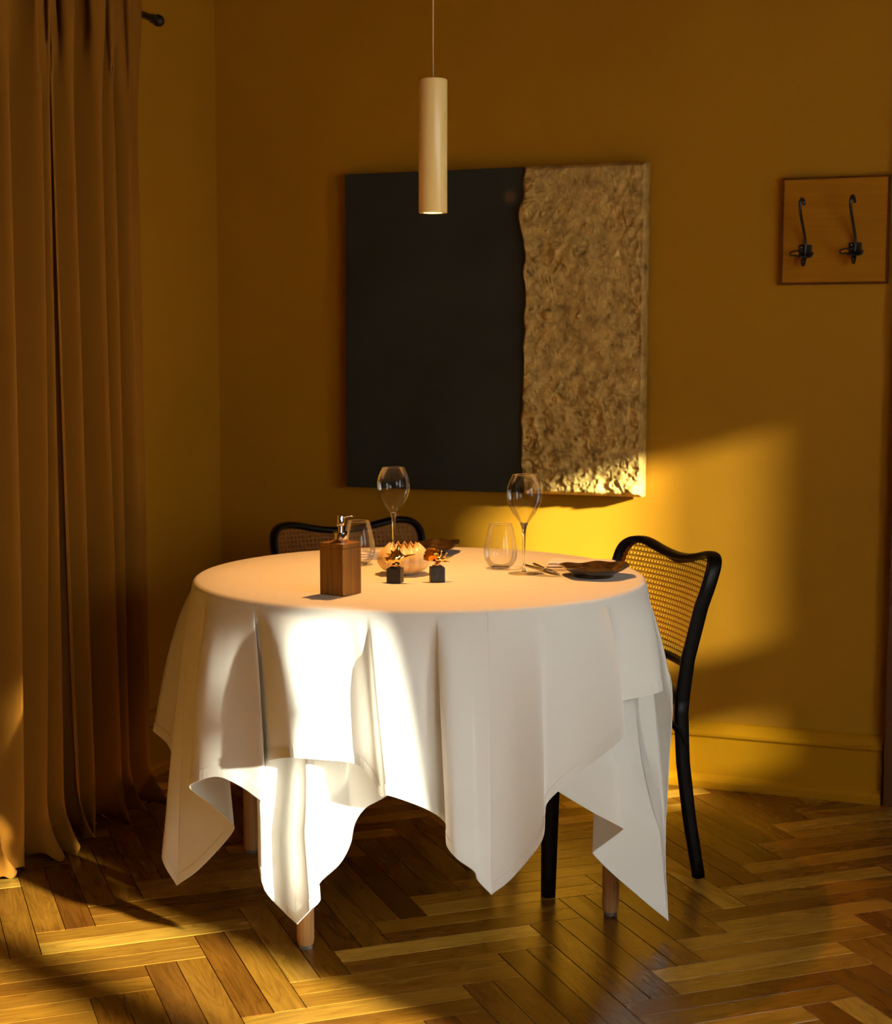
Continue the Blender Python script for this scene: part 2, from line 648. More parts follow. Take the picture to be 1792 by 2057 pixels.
# ------------------------------------------------------------------ herringbone floor
TH = 0.355878
AX = Vector((math.cos(TH), math.sin(TH)))
BX = Vector((math.sin(TH), -math.cos(TH)))
PO = Vector((0.27147 * H, 2.32014 * H))
BW, BL = 0.101936 * H, 0.356280 * H
floor = struct(wall_box('floor', -0.2, RW + 0.3, -0.2, RD + 0.2, -0.06, -0.0125, M['outside']))
floor_inv = None
GAP = 0.0007


def clip(poly, p, d):
    """keep the side where (x - p).d >= 0"""
    out = []
    for i in range(len(poly)):
        a, b = poly[i], poly[(i + 1) % len(poly)]
        da, db = (a - p).dot(d), (b - p).dot(d)
        if da >= 0:
            out.append(a)
        if (da >= 0) != (db >= 0):
            out.append(a + (b - a) * (da / (da - db)))
    return out


def prism(poly, L, Wd):
    """plank from a polygon in its own frame: chamfered top edge, uv in metres"""
    n = len(poly)
    c = sum((Vector(p) for p in poly), Vector((0, 0))) / n
    top, mid = [], []
    for p in poly:
        d = Vector((c.x - p.x, c.y - p.y))
        top.append(Vector((p.x + math.copysign(min(0.0006, abs(d.x)), d.x), p.y + math.copysign(min(0.0006, abs(d.y)), d.y), 0)))
        mid.append(Vector((p.x, p.y, -0.0007)))
    V = top + mid + [Vector((p.x, p.y, -0.0122)) for p in poly]
    F = [tuple(range(n))]
    for r in (0, 1):
        for i in range(n):
            F.append((r * n + i, (r + 1) * n + i, (r + 1) * n + (i + 1) % n, r * n + (i + 1) % n))
    return V, F


def plank_mesh(V, F):
    me = mesh(V, F)
    uv = me.uv_layers.new(name='UVMap')
    for l in me.loops:
        co = me.vertices[l.vertex_index].co
        uv.data[l.index].uv = (co.x, co.y)
    me.materials.append(M['oak'])
    return me


HW = BW / 2
rect = [Vector((GAP, GAP)), Vector((BL - GAP, GAP)), Vector((BL - GAP, HW - GAP)), Vector((GAP, HW - GAP))]
full_me = plank_mesh(*prism(rect, BL, HW))
bounds = [(WP(0.004, 0).xy, T), (WP(RW - 0.004, 0).xy, -T), (WP(0, 0.004).xy, N), (WP(0, RD - 0.004).xy, -N)]
fV, fF, fUV = [], [], []
finv = Matrix.Rotation(-ANG, 4, 'Z') @ Matrix.Translation((-CX, -CY, 0))
near = []
for col in range(-9, 9):
    for k in range(-30, 31):
        for kind in ('A', 'B'):
            for half in (0, 1):
                a0, b0 = k * BW + col * BL, -k * BW + col * BL
                if kind == 'A':      # long side along AX
                    org = PO + AX * a0 + BX * (b0 + half * HW)
                    ux, uy, rz = AX, BX, None
                    # right handed frame: x along AX, y along -BX
                    org = org + BX * HW
                    ux, uy = AX, -BX
                else:                # long side along BX
                    org = PO + AX * (a0 + half * HW) + BX * (b0 - BL)
                    ux, uy = BX, AX
                rz = math.atan2(ux.y, ux.x)
                corners = [org + ux * p.x + uy * p.y for p in rect]
                cl = corners
                for (p, d) in bounds:
                    cl = clip(cl, p, d)
                    if len(cl) < 3:
                        break
                if len(cl) < 3:
                    continue
                c = sum(cl, Vector((0, 0))) / len(cl)
                full = all((p - bp).dot(bd) >= 0 for p in corners for (bp, bd) in bounds)
                vis = 2.62 < c.y < 5.0 and abs(c.x) < 0.284 * c.y + 0.25
                r = random.Random(col * 100003 + k * 1009 + (17 if kind == 'A' else 5) + half * 7)
                tone = min(1, max(0, r.gauss(0.60 if kind == 'A' else 0.42, 0.17)))  # boards along AX paler: directional sheen of the grain put into the tone
                if vis:
                    near.append((c.y, org, rz, full, cl, ux, uy, tone, r.random()))
                else:
                    lp = [Vector(((p - org).dot(ux), (p - org).dot(uy))) for p in cl]
                    V, F = prism(lp, BL, HW)
                    k0 = len(fV)
                    for v in V:
                        w2 = org + ux * v.x + uy * v.y
                        fV.append(finv @ Vector((w2.x, w2.y, v.z)))
                        fUV.append((v.x, v.y))
                    fF += [tuple(i + k0 for i in f) for f in F]
near.sort(key=lambda t: t[0])
print('near planks', len(near))
for i, (cy, org, rz, full, cl, ux, uy, tone, rn) in enumerate(near):
    if i >= 300:
        lp = [Vector(((p - org).dot(ux), (p - org).dot(uy))) for p in cl]
        V, F = prism(lp, BL, HW)
        k0 = len(fV)
        for v in V:
            w2 = org + ux * v.x + uy * v.y
            fV.append(finv @ Vector((w2.x, w2.y, v.z)))
            fUV.append((v.x, v.y))
        fF += [tuple(i2 + k0 for i2 in f) for f in F]
        continue
    if full:
        me = full_me
    else:
        lp = [Vector(((p - org).dot(ux), (p - org).dot(uy))) for p in cl]
        me = plank_mesh(*prism(lp, BL, HW))
    o = bpy.data.objects.new('plank', me)
    C.objects.link(o)
    o.parent = floor
    l = finv @ Vector((org.x, org.y, (rn - 0.5) * 0.0004))
    o.location = l
    o.rotation_euler = ((rn - 0.5) * 0.003, 0, rz - ANG)
    o.color = (tone, tone, tone, 1)
me = mesh(fV, fF)
uv = me.uv_layers.new(name='UVMap')
for l in me.loops:
    uv.data[l.index].uv = fUV[l.vertex_index]
o = link('parquet_field', me, M['oak_far'], floor)
o['kind'] = 'stuff'

# ------------------------------------------------------------------ table
TC = Vector((-0.062, 3.735))
TR = 0.525
table = empty('dining_table', (TC.x, TC.y, 0), 0)
tag(table, 'round dining table on four pale oak cylinder legs under the white cloths', 'table')
MB().lathe([(0.001, 0.752), (TR - 0.006, 0.752), (TR, 0.746), (TR, 0.730), (TR - 0.006, 0.724), (0.001, 0.724)], 96).build('tabletop', M['leg_oak'], table, auto=40)
for (x, y) in ((-0.305, 3.311), (0.382, 3.515), (-0.505, 3.967), (0.182, 4.171)):
    lx, ly = x - TC.x, y - TC.y
    mb = MB()
    mb.lathe([(0.0005, 0.724), (0.0205, 0.724), (0.0200, 0.4), (0.0192, 0.022), (0.0170, 0.009), (0.0005, 0.009)], 24)
    o = mb.build('leg', M['leg_oak'], table, auto=50)
    o.location = (lx, ly, 0)
    p = MB().lathe([(0.0005, 0.0), (0.0150, 0.0), (0.0155, 0.009), (0.0005, 0.009)], 20).build('foot_pad', M['foot_pad'], o, auto=40)
mb = MB()
for a, b in (((-0.243, -0.424), (0.444, -0.22)), ((0.444, -0.22), (0.244, 0.436)), ((0.244, 0.436), (-0.443, 0.232)), ((-0.443, 0.232), (-0.243, -0.424))):
    d = Vector(b) - Vector(a)
    mt = Matrix.Translation((a[0], a[1], 0)) @ Matrix.Rotation(math.atan2(d.y, d.x), 4, 'Z')
    mb.box(0.02, d.length - 0.02, -0.010, 0.010, 0.66, 0.724, 0.002, mt)
mb.build('apron', M['leg_oak'], table, smooth=False)

# ------------------------------------------------------------------ table cloths (world coordinates of hem points: rim angle, x, y, z)
OVER = [(-95, -0.714, 3.760, 0.371), (-90, -0.664, 3.700, 0.345), (-86, -0.650, 3.660, 0.287), (-81, -0.658, 3.560, 0.148), (-78, -0.652, 3.530, 0.116), (-75, -0.617, 3.500, 0.073), (-72, -0.556, 3.460, 0.128), (-68, -0.478, 3.420, 0.222), (-66, -0.481, 3.410, 0.251), (-62, -0.517, 3.370, 0.302), (-59, -0.551, 3.310, 0.355), (-55, -0.532, 3.270, 0.381), (-50, -0.480, 3.240, 0.401), (-45, -0.424, 3.210, 0.386), (-41, -0.379, 3.180, 0.367), (-40.5, -0.375, 3.200, 0.392), (-40, -0.377, 3.235, 0.431), (-36, -0.331, 3.130, 0.471), (-30, -0.297, 3.090, 0.481), (-24, -0.249, 3.115, 0.471), (-17, -0.184, 3.160, 0.450), (-13, -0.147, 3.135, 0.421), (-11, -0.131, 3.120, 0.394), (-9, -0.112, 3.080, 0.407), (-3, -0.047, 3.110, 0.374), (2, -0.007, 3.145, 0.339), (4, 0.006, 3.140, 0.313), (5, 0.003, 3.100, 0.299), (7, 0.023, 3.080, 0.277), (11, 0.059, 3.110, 0.240), (13, 0.067, 3.120, 0.217), (16, 0.095, 3.135, 0.182), (21, 0.142, 3.140, 0.220), (27, 0.197, 3.130, 0.297), (29, 0.204, 3.140, 0.346), (31, 0.208, 3.150, 0.369), (35, 0.234, 3.160, 0.395), (41, 0.287, 3.180, 0.434), (48, 0.364, 3.200, 0.490), (49.5, 0.378, 3.220, 0.505), (51, 0.375, 3.280, 0.521), (53, 0.370, 3.330, 0.540), (56, 0.390, 3.370, 0.537), (62, 0.444, 3.410, 0.538), (72, 0.489, 3.470, 0.538), (90, 0.500, 3.680, 0.510)]
UNDER = [(-78, -0.560, 3.62, 0.40), (-66, -0.490, 3.480, 0.40), (-55, -0.432, 3.360, 0.386), (-48, -0.377, 3.3, 0.353), (-44, -0.386, 3.24, 0.347), (-42, -0.388, 3.18, 0.271), (-41, -0.384, 3.15, 0.233), (-39, -0.37, 3.13, 0.192), (-36.5, -0.341, 3.205, 0.120), (-34, -0.308, 3.160, 0.110), (-31.5, -0.274, 3.085, 0.167), (-30, -0.257, 3.115, 0.178), (-29, -0.262, 3.15, 0.199), (-26, -0.221, 3.175, 0.232), (-21, -0.199, 3.190, 0.270), (-19, -0.189, 3.195, 0.314), (-15, -0.168, 3.190, 0.347), (-9, -0.134, 3.180, 0.370), (0, -0.048, 3.17, 0.422), (15, 0.065, 3.18, 0.45), (32, 0.192, 3.22, 0.407), (38, 0.24, 3.24, 0.369),
         (43, 0.314, 3.235, 0.325), (47, 0.370, 3.235, 0.295), (48, 0.374, 3.250, 0.282), (50, 0.351, 3.285, 0.249), (52, 0.324, 3.320, 0.214), (53, 0.326, 3.335, 0.199), (56, 0.371, 3.360, 0.148), (62, 0.447, 3.390, 0.074), (70, 0.500, 3.410, 0.025), (84, 0.512, 3.555, 0.146), (87, 0.522, 3.585, 0.33), (90, 0.530, 3.620, 0.52)]


def drape(name, hem, back, R, ztop, label, group_rows=44, sub=5, tuck=0.0):
    """square cloth: flat disc on the table, rounded rim, folds falling to the hem polyline"""
    rows_drop = group_rows
    sharp = []
    for i, p in enumerate(hem):      # keep the corners of the square cloth pointed
        if 0 < i < len(hem) - 1 and p[3] < 0.2 and p[3] < hem[i - 1][3] and p[3] < hem[i + 1][3]:
            a, b = np.array(hem[i - 1]), np.array(hem[i + 1])
            q_ = np.array(p)
            sharp += [tuple(q_ + (a - q_) * 0.12), p, tuple(q_ + (b - q_) * 0.12)]
        else:
            sharp.append(p)
    cols = catmull(sharp + back, sub)
    ncol = len(cols) - 1          # closed: last == first + 360
    cols = cols[:-1]
    rb = 0.014
    # slow part of the hem curve and the folds on top of it
    xy = np.array([[c[1], c[2]] for c in cols])
    wk = int(3.2 * sub)
    ker = np.exp(-(np.arange(-wk, wk + 1) / (wk * 0.5)) ** 2)
    ker /= ker.sum()
    slow = np.stack([np.convolve(np.concatenate([xy[-wk:, k], xy[:, k], xy[:wk, k]]), ker, 'valid') for k in (0, 1)], 1)
    rows = []
    for r in (0.02, 0.15, 0.3, 0.42, R - rb):
        rows.append(('flat', r))
    for i in range(1, 5):
        rows.append(('arc', i / 4 * PI / 2))
    for i in range(1, rows_drop + 1):
        rows.append(('drop', i / rows_drop))
    V = []
    for kind, t in rows:
        for c in cols:
            ph = math.radians(c[0])
            d = Vector((math.sin(ph), -math.cos(ph)))
            if kind == 'flat':
                p = TC + d * t
                V.append((p.x, p.y, ztop))
            elif kind == 'arc':
                p = TC + d * (R - rb + rb * math.sin(t))
                V.append((p.x, p.y, ztop - rb + rb * math.cos(t)))
            else:
                rim = TC + d * R
                g = t ** 0.88
                ci = len(V) % ncol
                k = (1 - math.exp(-t / 0.30)) / (1 - math.exp(-1 / 0.30))
                x = rim.x + (slow[ci, 0] - rim.x) * g + (c[1] - slow[ci, 0]) * k
                y = rim.y + (slow[ci, 1] - rim.y) * g + (c[2] - slow[ci, 1]) * k
                z = (ztop - rb) + (c[3] - (ztop - rb)) * t
                if tuck and cols[len(V) % ncol][0] < 84:         # the lower cloth hangs tighter to the table where the upper one covers it
                    dd = Vector((x - TC.x, y - TC.y)).normalized() * tuck * max(0.0, math.sin(PI * min(1.0, max(0.0, t - 0.13) / 0.60))) ** 0.8
                    x, y = x - dd.x, y - dd.y
                V.append((x, y, z))
    nr = len(rows)
    F = []
    for j in range(nr - 1):
        for i in range(ncol):
            a, b = j * ncol + i, j * ncol + (i + 1) % ncol
            F.append((a, a + ncol, b + ncol, b))
    F.append(tuple(range(ncol)))
    root = empty(name, (TC.x, TC.y, ztop))
    off = Vector((TC.x, TC.y, ztop))
    me = mesh([Vector(v) - off for v in V], F)
    uv = me.uv_layers.new(name='UVMap')
    for l in me.loops:
        j, i = divmod(l.vertex_index, ncol)
        if l.vertex_index >= nr * ncol:
            j = 0
        co = me.vertices[l.vertex_index].co
        uv.data[l.index].uv = (co.x + co.z * 0.5, co.y + co.z * 0.8)
    o = link('cloth', me, M['linen'], root, smooth=True)
    # hem: a folded band along the edge, a hair outside the cloth
    bm = bmesh.new()
    HN = 3
    hv = []
    norms = [me.vertices[(nr - 1) * ncol + i].normal.copy() for i in range(ncol)]
    hV, hF = [], []
    for i in range(ncol):
        bot = Vector(V[(nr - 1) * ncol + i])
        up = Vector(V[(nr - 4) * ncol + i])
        dv = (up - bot)
        dv = dv.normalized() * 0.022
        nn = norms[i]
        for sgn in (1,):
            hV += [bot - off - nn * 0.0012, bot - off + nn * 0.0012, bot + dv - off + nn * 0.0014, bot + dv - off + nn * 0.0002]
    for i in range(ncol):
        a, b = i * 4, ((i + 1) % ncol) * 4
        for k in range(3):
            hF.append((a + k, b + k, b + k + 1, a + k + 1))
    me2 = mesh(hV, hF)
    me2.uv_layers.new(name='UVMap')
    link('hem', me2, M['linen'], root, smooth=False)
    tag(root, label, 'tablecloth')
    return root


def back_cols(start, end, half, tip0, R, amp):
    out = []
    n = int((end - start) / 6.5)
    for i in range(1, n):
        ph = start + (end - start) * i / n
        a = math.radians((ph - tip0 + 45) % 90 - 45)
        ext = half / max(math.cos(a + PI / 4), math.sin(a + PI / 4), math.cos(a - PI / 4)) if False else half * math.sqrt(2) / (abs(math.cos(a)) + abs(math.sin(a)))
        ext = half / max(abs(math.cos(math.radians(ph - tip0 + 45))), abs(math.sin(math.radians(ph - tip0 + 45))))
        drop = ext - R
        rad = R + ((0.11 if i % 2 else 0.02) if 150 < ph < 235 else (0.055 if i % 2 else 0.01)) * amp
        r = math.radians(ph)
        out.append((ph, TC.x + rad * math.sin(r), TC.y - rad * math.cos(r), max(0.51 if ph < 245 else 0.05, 0.75 - drop * 0.97)))
    return out


RO, RU = 0.541, 0.530
bo = back_cols(90, 265, 0.83, 15, RO, 1.0) + [(265, OVER[0][1], OVER[0][2], OVER[0][3])]
over = drape('tablecloth', OVER, bo, RO, 0.7625, 'white linen overcloth whose short hem shows above the longer cloth beneath')
bu = back_cols(90, 282, 0.86, 61, RU, 0.6) + [(282, UNDER[0][1], UNDER[0][2], UNDER[0][3])]
under = drape('tablecloth', UNDER, bu, RU, 0.7570, 'longer white linen undercloth with low corners near the front and right table legs', tuck=0.032)
ZT = 0.7630


# ------------------------------------------------------------------ cane chairs
def chair(name, loc, rz, label):
    """origin on the floor between the rear legs; +y is the back of the chair, -y faces the table"""
    root = empty(name, loc, rz)
    tag(root, label, 'chair', 'black bentwood chairs with cane backs')
    hw = 0.225

    def by(z):
        zz = [0.0, 0.15, 0.3, 0.42, 0.55, 0.68, 0.76, 0.83]
        yy = [0.0, -0.028, -0.048, -0.053, -0.040, -0.010, 0.016, 0.043]
        return float(np.interp(z, zz, yy))

    def bow(x):
        return 0.035 * (1 - (x / hw) ** 2)

    def P(x, z):
        return Vector((x, by(z) + bow(x), z))
    # bent frame: up one side, over the waved top rail, down the other
    half = []
    for z in np.linspace(0.44, 0.69, 12):
        half.append((0.196 + (0.224 - 0.196) * ((z - 0.44) / 0.26) ** 1.2, z))
    half += [(0.229, 0.722), (0.230, 0.750), (0.226, 0.773), (0.214, 0.789), (0.196, 0.797), (0.17, 0.799), (0.14, 0.795), (0.10, 0.786), (0.05, 0.778)]
    path2 = half + [(0.0, 0.775)] + [(-x, z) for x, z in reversed(half)]
    dense = catmull(path2, 3)
    pts = [P(p[0], p[1]) for p in dense]
    MB().sweep(pts, [(0.0095, 0.019)] * len(pts), (0, 1, 0), 12, power=2.6).build('back_frame', M['black_wood'], root)
    lr = [P(x, 0.535) for x in np.linspace(-0.202, 0.202, 15)]
    MB().sweep(lr, (0.010, 0.012), (0, 1, 0), 10).build('lower_rail', M['black_wood'], root)
    # woven cane: pairs of uprights and crosswise strands plus both diagonals, clipped to the frame opening
    poly = [(p[0], p[1]) for p in dense if p[1] > 0.53] + []
    poly = [(-0.203, 0.537)] + list(reversed(poly)) + [(0.203, 0.537)]
    poly = np.array(poly)

    def inside_span(p, d, L):
        ts = []
        m_ = len(poly)
        for i in range(m_):
            a, b = poly[i], poly[(i + 1) % m_]
            e = b - a
            den = d[0] * e[1] - d[1] * e[0]
            if abs(den) < 1e-9:
                continue
            t = ((a[0] - p[0]) * e[1] - (a[1] - p[1]) * e[0]) / den
            u = ((a[0] - p[0]) * d[1] - (a[1] - p[1]) * d[0]) / den
            if 0 <= u < 1:
                ts.append(t)
        ts.sort()
        return [(ts[i], ts[i + 1]) for i in range(0, len(ts) - 1, 2)]
    mb = MB()
    V, F = [], []

    def strand(p, d, wd, lift):
        for (t0, t1) in inside_span(p, d, 1):
            if t1 - t0 < 0.004:
                continue
            n = max(2, int((t1 - t0) / 0.03))
            px, pz = -d[1], d[0]
            base = len(V)
            for i in range(n + 1):
                t = t0 + (t1 - t0) * i / n
                for sg in (-1, 1):
                    x, z = p[0] + d[0] * t + px * wd * sg / 2, p[1] + d[1] * t + pz * wd * sg / 2
                    q_ = P(x, z)
                    q_.y += lift
                    V.append(q_)
            for i in range(n):
                a = base + 2 * i
                F.append((a, a + 1, a + 3, a + 2))
    sp = 0.0125
    for i in range(-19, 20):
        for o_ in (-0.0013, 0.0013):
            strand((i * sp + o_, 0.5), (0, 1), 0.0016, -0.0004 if o_ < 0 else 0.0006)
    for j in range(1, 25):
        for o_ in (-0.0013, 0.0013):
            strand((-0.3, 0.532 + j * sp + o_), (1, 0), 0.0016, 0.0004 if o_ < 0 else -0.0006)
    s2 = math.sqrt(0.5)
    for j in range(-20, 46):
        zz = 0.532 + (j + 0.5) * sp - 0.3
        strand((-0.3 + 0.0, zz), (s2, s2), 0.0013, 0.0012)
        strand((-0.3 + 0.0, zz + 0.6 - 0.0), (s2, -s2), 0.0013, -0.0012)
    mb.add(V, F)
    me = mesh(mb.v, mb.f)
    cp = link('cane_panel', me, M['cane'], root)
    # cane border: solid woven edge strip along the inside of the frame
    bp, bw = [], []
    inner = [(p[0], p[1]) for p in dense if p[1] > 0.545]
    VV, FF = [], []
    cxy = np.array([0.0, 0.67])
    for (x, z) in inner:
        d = cxy - np.array([x, z])
        d = d / np.linalg.norm(d)
        for k in (0.006, 0.017):
            q_ = P(x + d[0] * k, z + d[1] * k)
            q_.y += 0.0022
            VV.append(q_)
    for i in range(len(inner) - 1):
        a = 2 * i
        FF.append((a, a + 1, a + 3, a + 2))
    link('cane_binding', mesh(VV, FF), M['cane'], root)
    # rear legs
    for sx in (-1, 1):
        pp = [Vector((sx * (0.196 + 0.008 * (1 - z / 0.46)), by(z) + bow(0.196), z)) for z in np.linspace(0.0, 0.46, 12)]
        rr = [(0.0125 - 0.0028 * i / 11, 0.0160 + 0.0032 * i / 11) for i in range(12)]
        MB().sweep(pp, rr, (0, 1, 0), 12, power=2.6).build('leg', M['black_wood'], root)
    # front legs, tapering
    for sx in (-1, 1):
        pp = [Vector((sx * (0.178 + 0.010 * (1 - z / 0.45)), -0.385 - 0.012 * (1 - z / 0.45), z)) for z in np.linspace(0.0, 0.45, 8)]
        rr = [(0.0155 + 0.007 * i / 7, 0.0155 + 0.007 * i / 7) for i in range(8)]
        MB().sweep(pp, rr, (0, 1, 0), 12, power=3.5).build('leg', M['black_wood'], root)
    # seat: rounded bentwood ring with cane field, side knees
    ring = []
    for i in range(40):
        a = 2 * PI * i / 40
        c_, s_ = math.cos(a), math.sin(a)
        ex = math.copysign(abs(c_) ** 0.75, c_) * 0.205
        ey = math.copysign(abs(s_) ** 0.75, s_) * 0.195
        ring.append(Vector((ex * (1.0 - 0.06 * (ey / 0.195)), -0.205 + ey, 0.447)))
    MB().sweep(ring, (0.019, 0.020), (0, 0, 1), 10, closed=True, power=3).build('seat_frame', M['black_wood'], root)
    seatv = [Vector((v.x * 0.94, -0.205 + (v.y + 0.205) * 0.94, 0.461)) for v in ring]
    MB().add(seatv + [v - Vector((0, 0, 0.006)) for v in seatv],
             [tuple(range(40)), tuple(reversed(range(40, 80)))] + [(i, 40 + i, 40 + (i + 1) % 40, (i + 1) % 40) for i in range(40)]).build('seat', M['cane'], root, smooth=False)
    for sx in (-1, 1):
        kp = [Vector((sx * 0.200, -0.030, 0.43)), Vector((sx * 0.200, -0.034, 0.405)), Vector((sx * 0.199, -0.052, 0.372)), Vector((sx * 0.199, -0.085, 0.352)), Vector((sx * 0.198, -0.13, 0.40))]
        kp = [Vector((sx * 0.198, -0.105, 0.428)), Vector((sx * 0.198, -0.085, 0.405)), Vector((sx * 0.198, -0.062, 0.385)), Vector((sx * 0.198, -0.045, 0.360)), Vector((sx * 0.199, -0.035, 0.340))]
        MB().sweep([Vector(p) for p in catmull([tuple(k) for k in kp], 4)], (0.008, 0.014), (1, 0, 0), 8).build('corner_brace', M['black_wood'], root)
    return root


def heading(fx, fy):
    """rotation that points local -y along (fx, fy)"""
    return math.atan2(fy, fx) + PI / 2


th1 = math.radians(22)
F1 = Vector((-math.cos(th1), -math.sin(th1)))
S1 = Vector((-math.sin(th1), math.cos(th1)))
near_leg = Vector((0.620, 3.772))
base1 = near_leg + S1 * 0.204 - F1 * 0.0
chair('cane_chair', (base1.x, base1.y, 0), heading(F1.x, F1.y), 'black bentwood chair at the right edge of the table, cane back lit from behind')
F2 = Vector((0.44, -0.90)).normalized()
chair('cane_chair', (-0.275, 4.50, 0), heading(F2.x, F2.y), 'black bentwood chair behind the table, only the top of its cane back visible')


# ------------------------------------------------------------------ pendant lamp
LX, LY = -0.031, 3.73
lamp = empty('pendant_lamp', (LX, LY, 1.6177))
tag(lamp, 'slim cream cylinder pendant lamp hanging on a thin cord above the table', 'lamp')
rl = 0.0335
MB().lathe([(0.0225, 0.012), (0.0225, 0.0005), (0.0235, 0.0), (rl - 0.0008, 0.0), (rl, 0.0012), (rl, 0.3040), (rl - 0.0015, 0.3058), (0.0010, 0.3062)], 64).build('lamp_body', M['lamp_white'], lamp, auto=35)
MB().lathe([(0.0005, 0.004), (0.0222, 0.004), (0.0222, 0.008), (0.0005, 0.008)], 40).build('light_disc', M['lamp_glow'], lamp, auto=35)
MB().sweep([(0, 0, 0.305), (0, 0, 0.7), (-0.002, 0, 1.0), (-0.003, 0, RH - 1.6177)], 0.0016, (0, 1, 0), 8).build('cord', M['cord'], lamp)
MB().lathe([(0.0005, RH - 1.6177 - 0.02), (0.045, RH - 1.6177 - 0.02), (0.05, RH - 1.6177 - 0.001), (0.0005, RH - 1.6177 - 0.001)], 32).build('ceiling_rose', M['lamp_white'], lamp, auto=35)
ld = bpy.data.lights.new('pendant_spot', 'SPOT')
ld.energy = LAMP_E
ld.color = (1.0, 0.45, 0.11)
ld.spot_size = math.radians(82)
ld.spot_blend = 0.45
ld.shadow_soft_size = 0.012
lo = bpy.data.objects.new('pendant_spot', ld)
lo.location = (0, 0, -0.004)
lo.parent = lamp
C.objects.link(lo)


# ------------------------------------------------------------------ painting on the back wall (wall frame, front face towards the room)
def wall_local(name, s, q, z, rz_extra=0.0):
    p = WP(s, q, z)
    return empty(name, p, ANG + rz_extra)


pt = wall_local('painting', 0.478, 0.016, 0.866)
tag(pt, 'large square wall panel, dark green black on the left, rough gold relief on the right', 'painting')
PW_, PH_, PD_ = 0.957, 0.974, 0.036
MB().box(0, 0.60, -PD_, 0, 0, PH_, 0.002).build('dark_panel', M['canvas_dark'], pt, smooth=False)['label'] = 'smooth dark green black panel half'
rng = np.random.RandomState(3)


def vnoise(x, y, seed, sc):
    g = np.random.RandomState(seed).rand(64, 64)
    X, Y = x * sc, y * sc
    xi, yi = np.floor(X).astype(int), np.floor(Y).astype(int)
    fx, fy = X - xi, Y - yi
    fx, fy = fx * fx * (3 - 2 * fx), fy * fy * (3 - 2 * fy)
    a, b = g[yi % 64, xi % 64], g[yi % 64, (xi + 1) % 64]
    c, d = g[(yi + 1) % 64, xi % 64], g[(yi + 1) % 64, (xi + 1) % 64]
    return (a * (1 - fx) + b * fx) * (1 - fy) + (c * (1 - fx) + d * fx) * fy


nx, nz = 200, 480
gx, gz = np.meshgrid(np.linspace(0, 1, nx), np.linspace(0, 1, nz))
edge = 0.585 + 0.010 * (vnoise(gz * 0 + 0.5, gz, 5, 6) - 0.5) + 0.009 * (vnoise(gz * 0 + 1.5, gz, 6, 22) - 0.5) - 0.014 * np.exp(-((gz - 0.86) / 0.05) ** 2)
xx = edge + (PW_ - edge) * gx
zz = gz * PH_
hgt = np.zeros_like(xx)
for sd_, sc, am in ((11, 8, 0.007), (12, 19, 0.007), (13, 41, 0.0055), (14, 90, 0.0040)):
    ra = sd_ * 0.77
    nv = vnoise(xx * math.cos(ra) - zz * math.sin(ra) + 5, xx * math.sin(ra) + zz * math.cos(ra) + 5, sd_, sc)
    if sc > 15:
        # rough crust gathers along the seam, the right edge, the bottom and in scattered patches
        crust = 0.45 + 0.9 * np.exp(-(xx - 0.60) / 0.035) + 0.7 * np.exp(-(PW_ - xx) / 0.05) + 1.3 * np.exp(-zz / 0.10) + 1.1 * np.clip(vnoise(xx + 3, zz + 3, 31, 7) - 0.62, 0, 1) * 2.5
        hgt += am * (1 - np.abs(2 * nv - 1)) * np.clip(crust, 0, 1.5)
    else:
        hgt += am * nv
hgt += 0.006 * np.exp(-zz / 0.10) * vnoise(xx, zz, 19, 70)
bub = [(0.63, 0.70, 0.010), (0.645, 0.835, 0.008), (0.66, 0.535, 0.014), (0.655, 0.505, 0.009), (0.76, 0.533, 0.009), (0.69, 0.19, 0.010), (0.84, 0.235, 0.009), (0.77, 0.245, 0.007), (0.70, 0.43, 0.006),
       (0.64, 0.56, 0.006), (0.71, 0.62, 0.005), (0.76, 0.17, 0.007), (0.73, 0.84, 0.007), (0.66, 0.245, 0.006)]
for _ in range(70):
    bub.append((0.61 + 0.33 * rng.rand(), 0.03 + 0.9 * rng.rand() ** 1.4, 0.0025 + 0.0045 * rng.rand() ** 2))
for (bx, bz, br) in bub:
    d2 = ((xx - bx) ** 2 + (zz - bz) ** 2) / br ** 2
    hgt = np.where(d2 < 1, hgt + br * 1.3 * np.sqrt(np.maximum(0, 1 - d2)), hgt)
rimf = np.minimum(1, np.minimum(gx * 40, np.minimum((1 - gx) * 60, np.minimum(gz * 90, (1 - gz) * 110))))
fade = np.clip(rimf, 0, 1)
yy = -(PD_ + 0.001 + hgt * fade)
V = list(zip(xx.ravel(), yy.ravel(), zz.ravel()))
F = []
for j in range(nz - 1):
    for i in range(nx - 1):
        a = j * nx + i
        F.append((a, a + 1, a + nx + 1, a + nx))
rim = [i for i in range(nx)] + [j * nx + nx - 1 for j in range(1, nz)] + [(nz - 1) * nx + i for i in range(nx - 2, -1, -1)] + [j * nx for j in range(nz - 2, 0, -1)]
k0 = len(V)
for r in rim:
    V.append((V[r][0], 0.0, V[r][2]))
m_ = len(rim)
for i in range(m_):
    F.append((rim[i], k0 + i, k0 + (i + 1) % m_, rim[(i + 1) % m_]))
F.append(tuple(k0 + i for i in reversed(range(m_))))
g = link('gold_relief', mesh(V, F), M['canvas_gold'], pt, auto=70)
g['label'] = 'rough gold relief strip with bubbles'

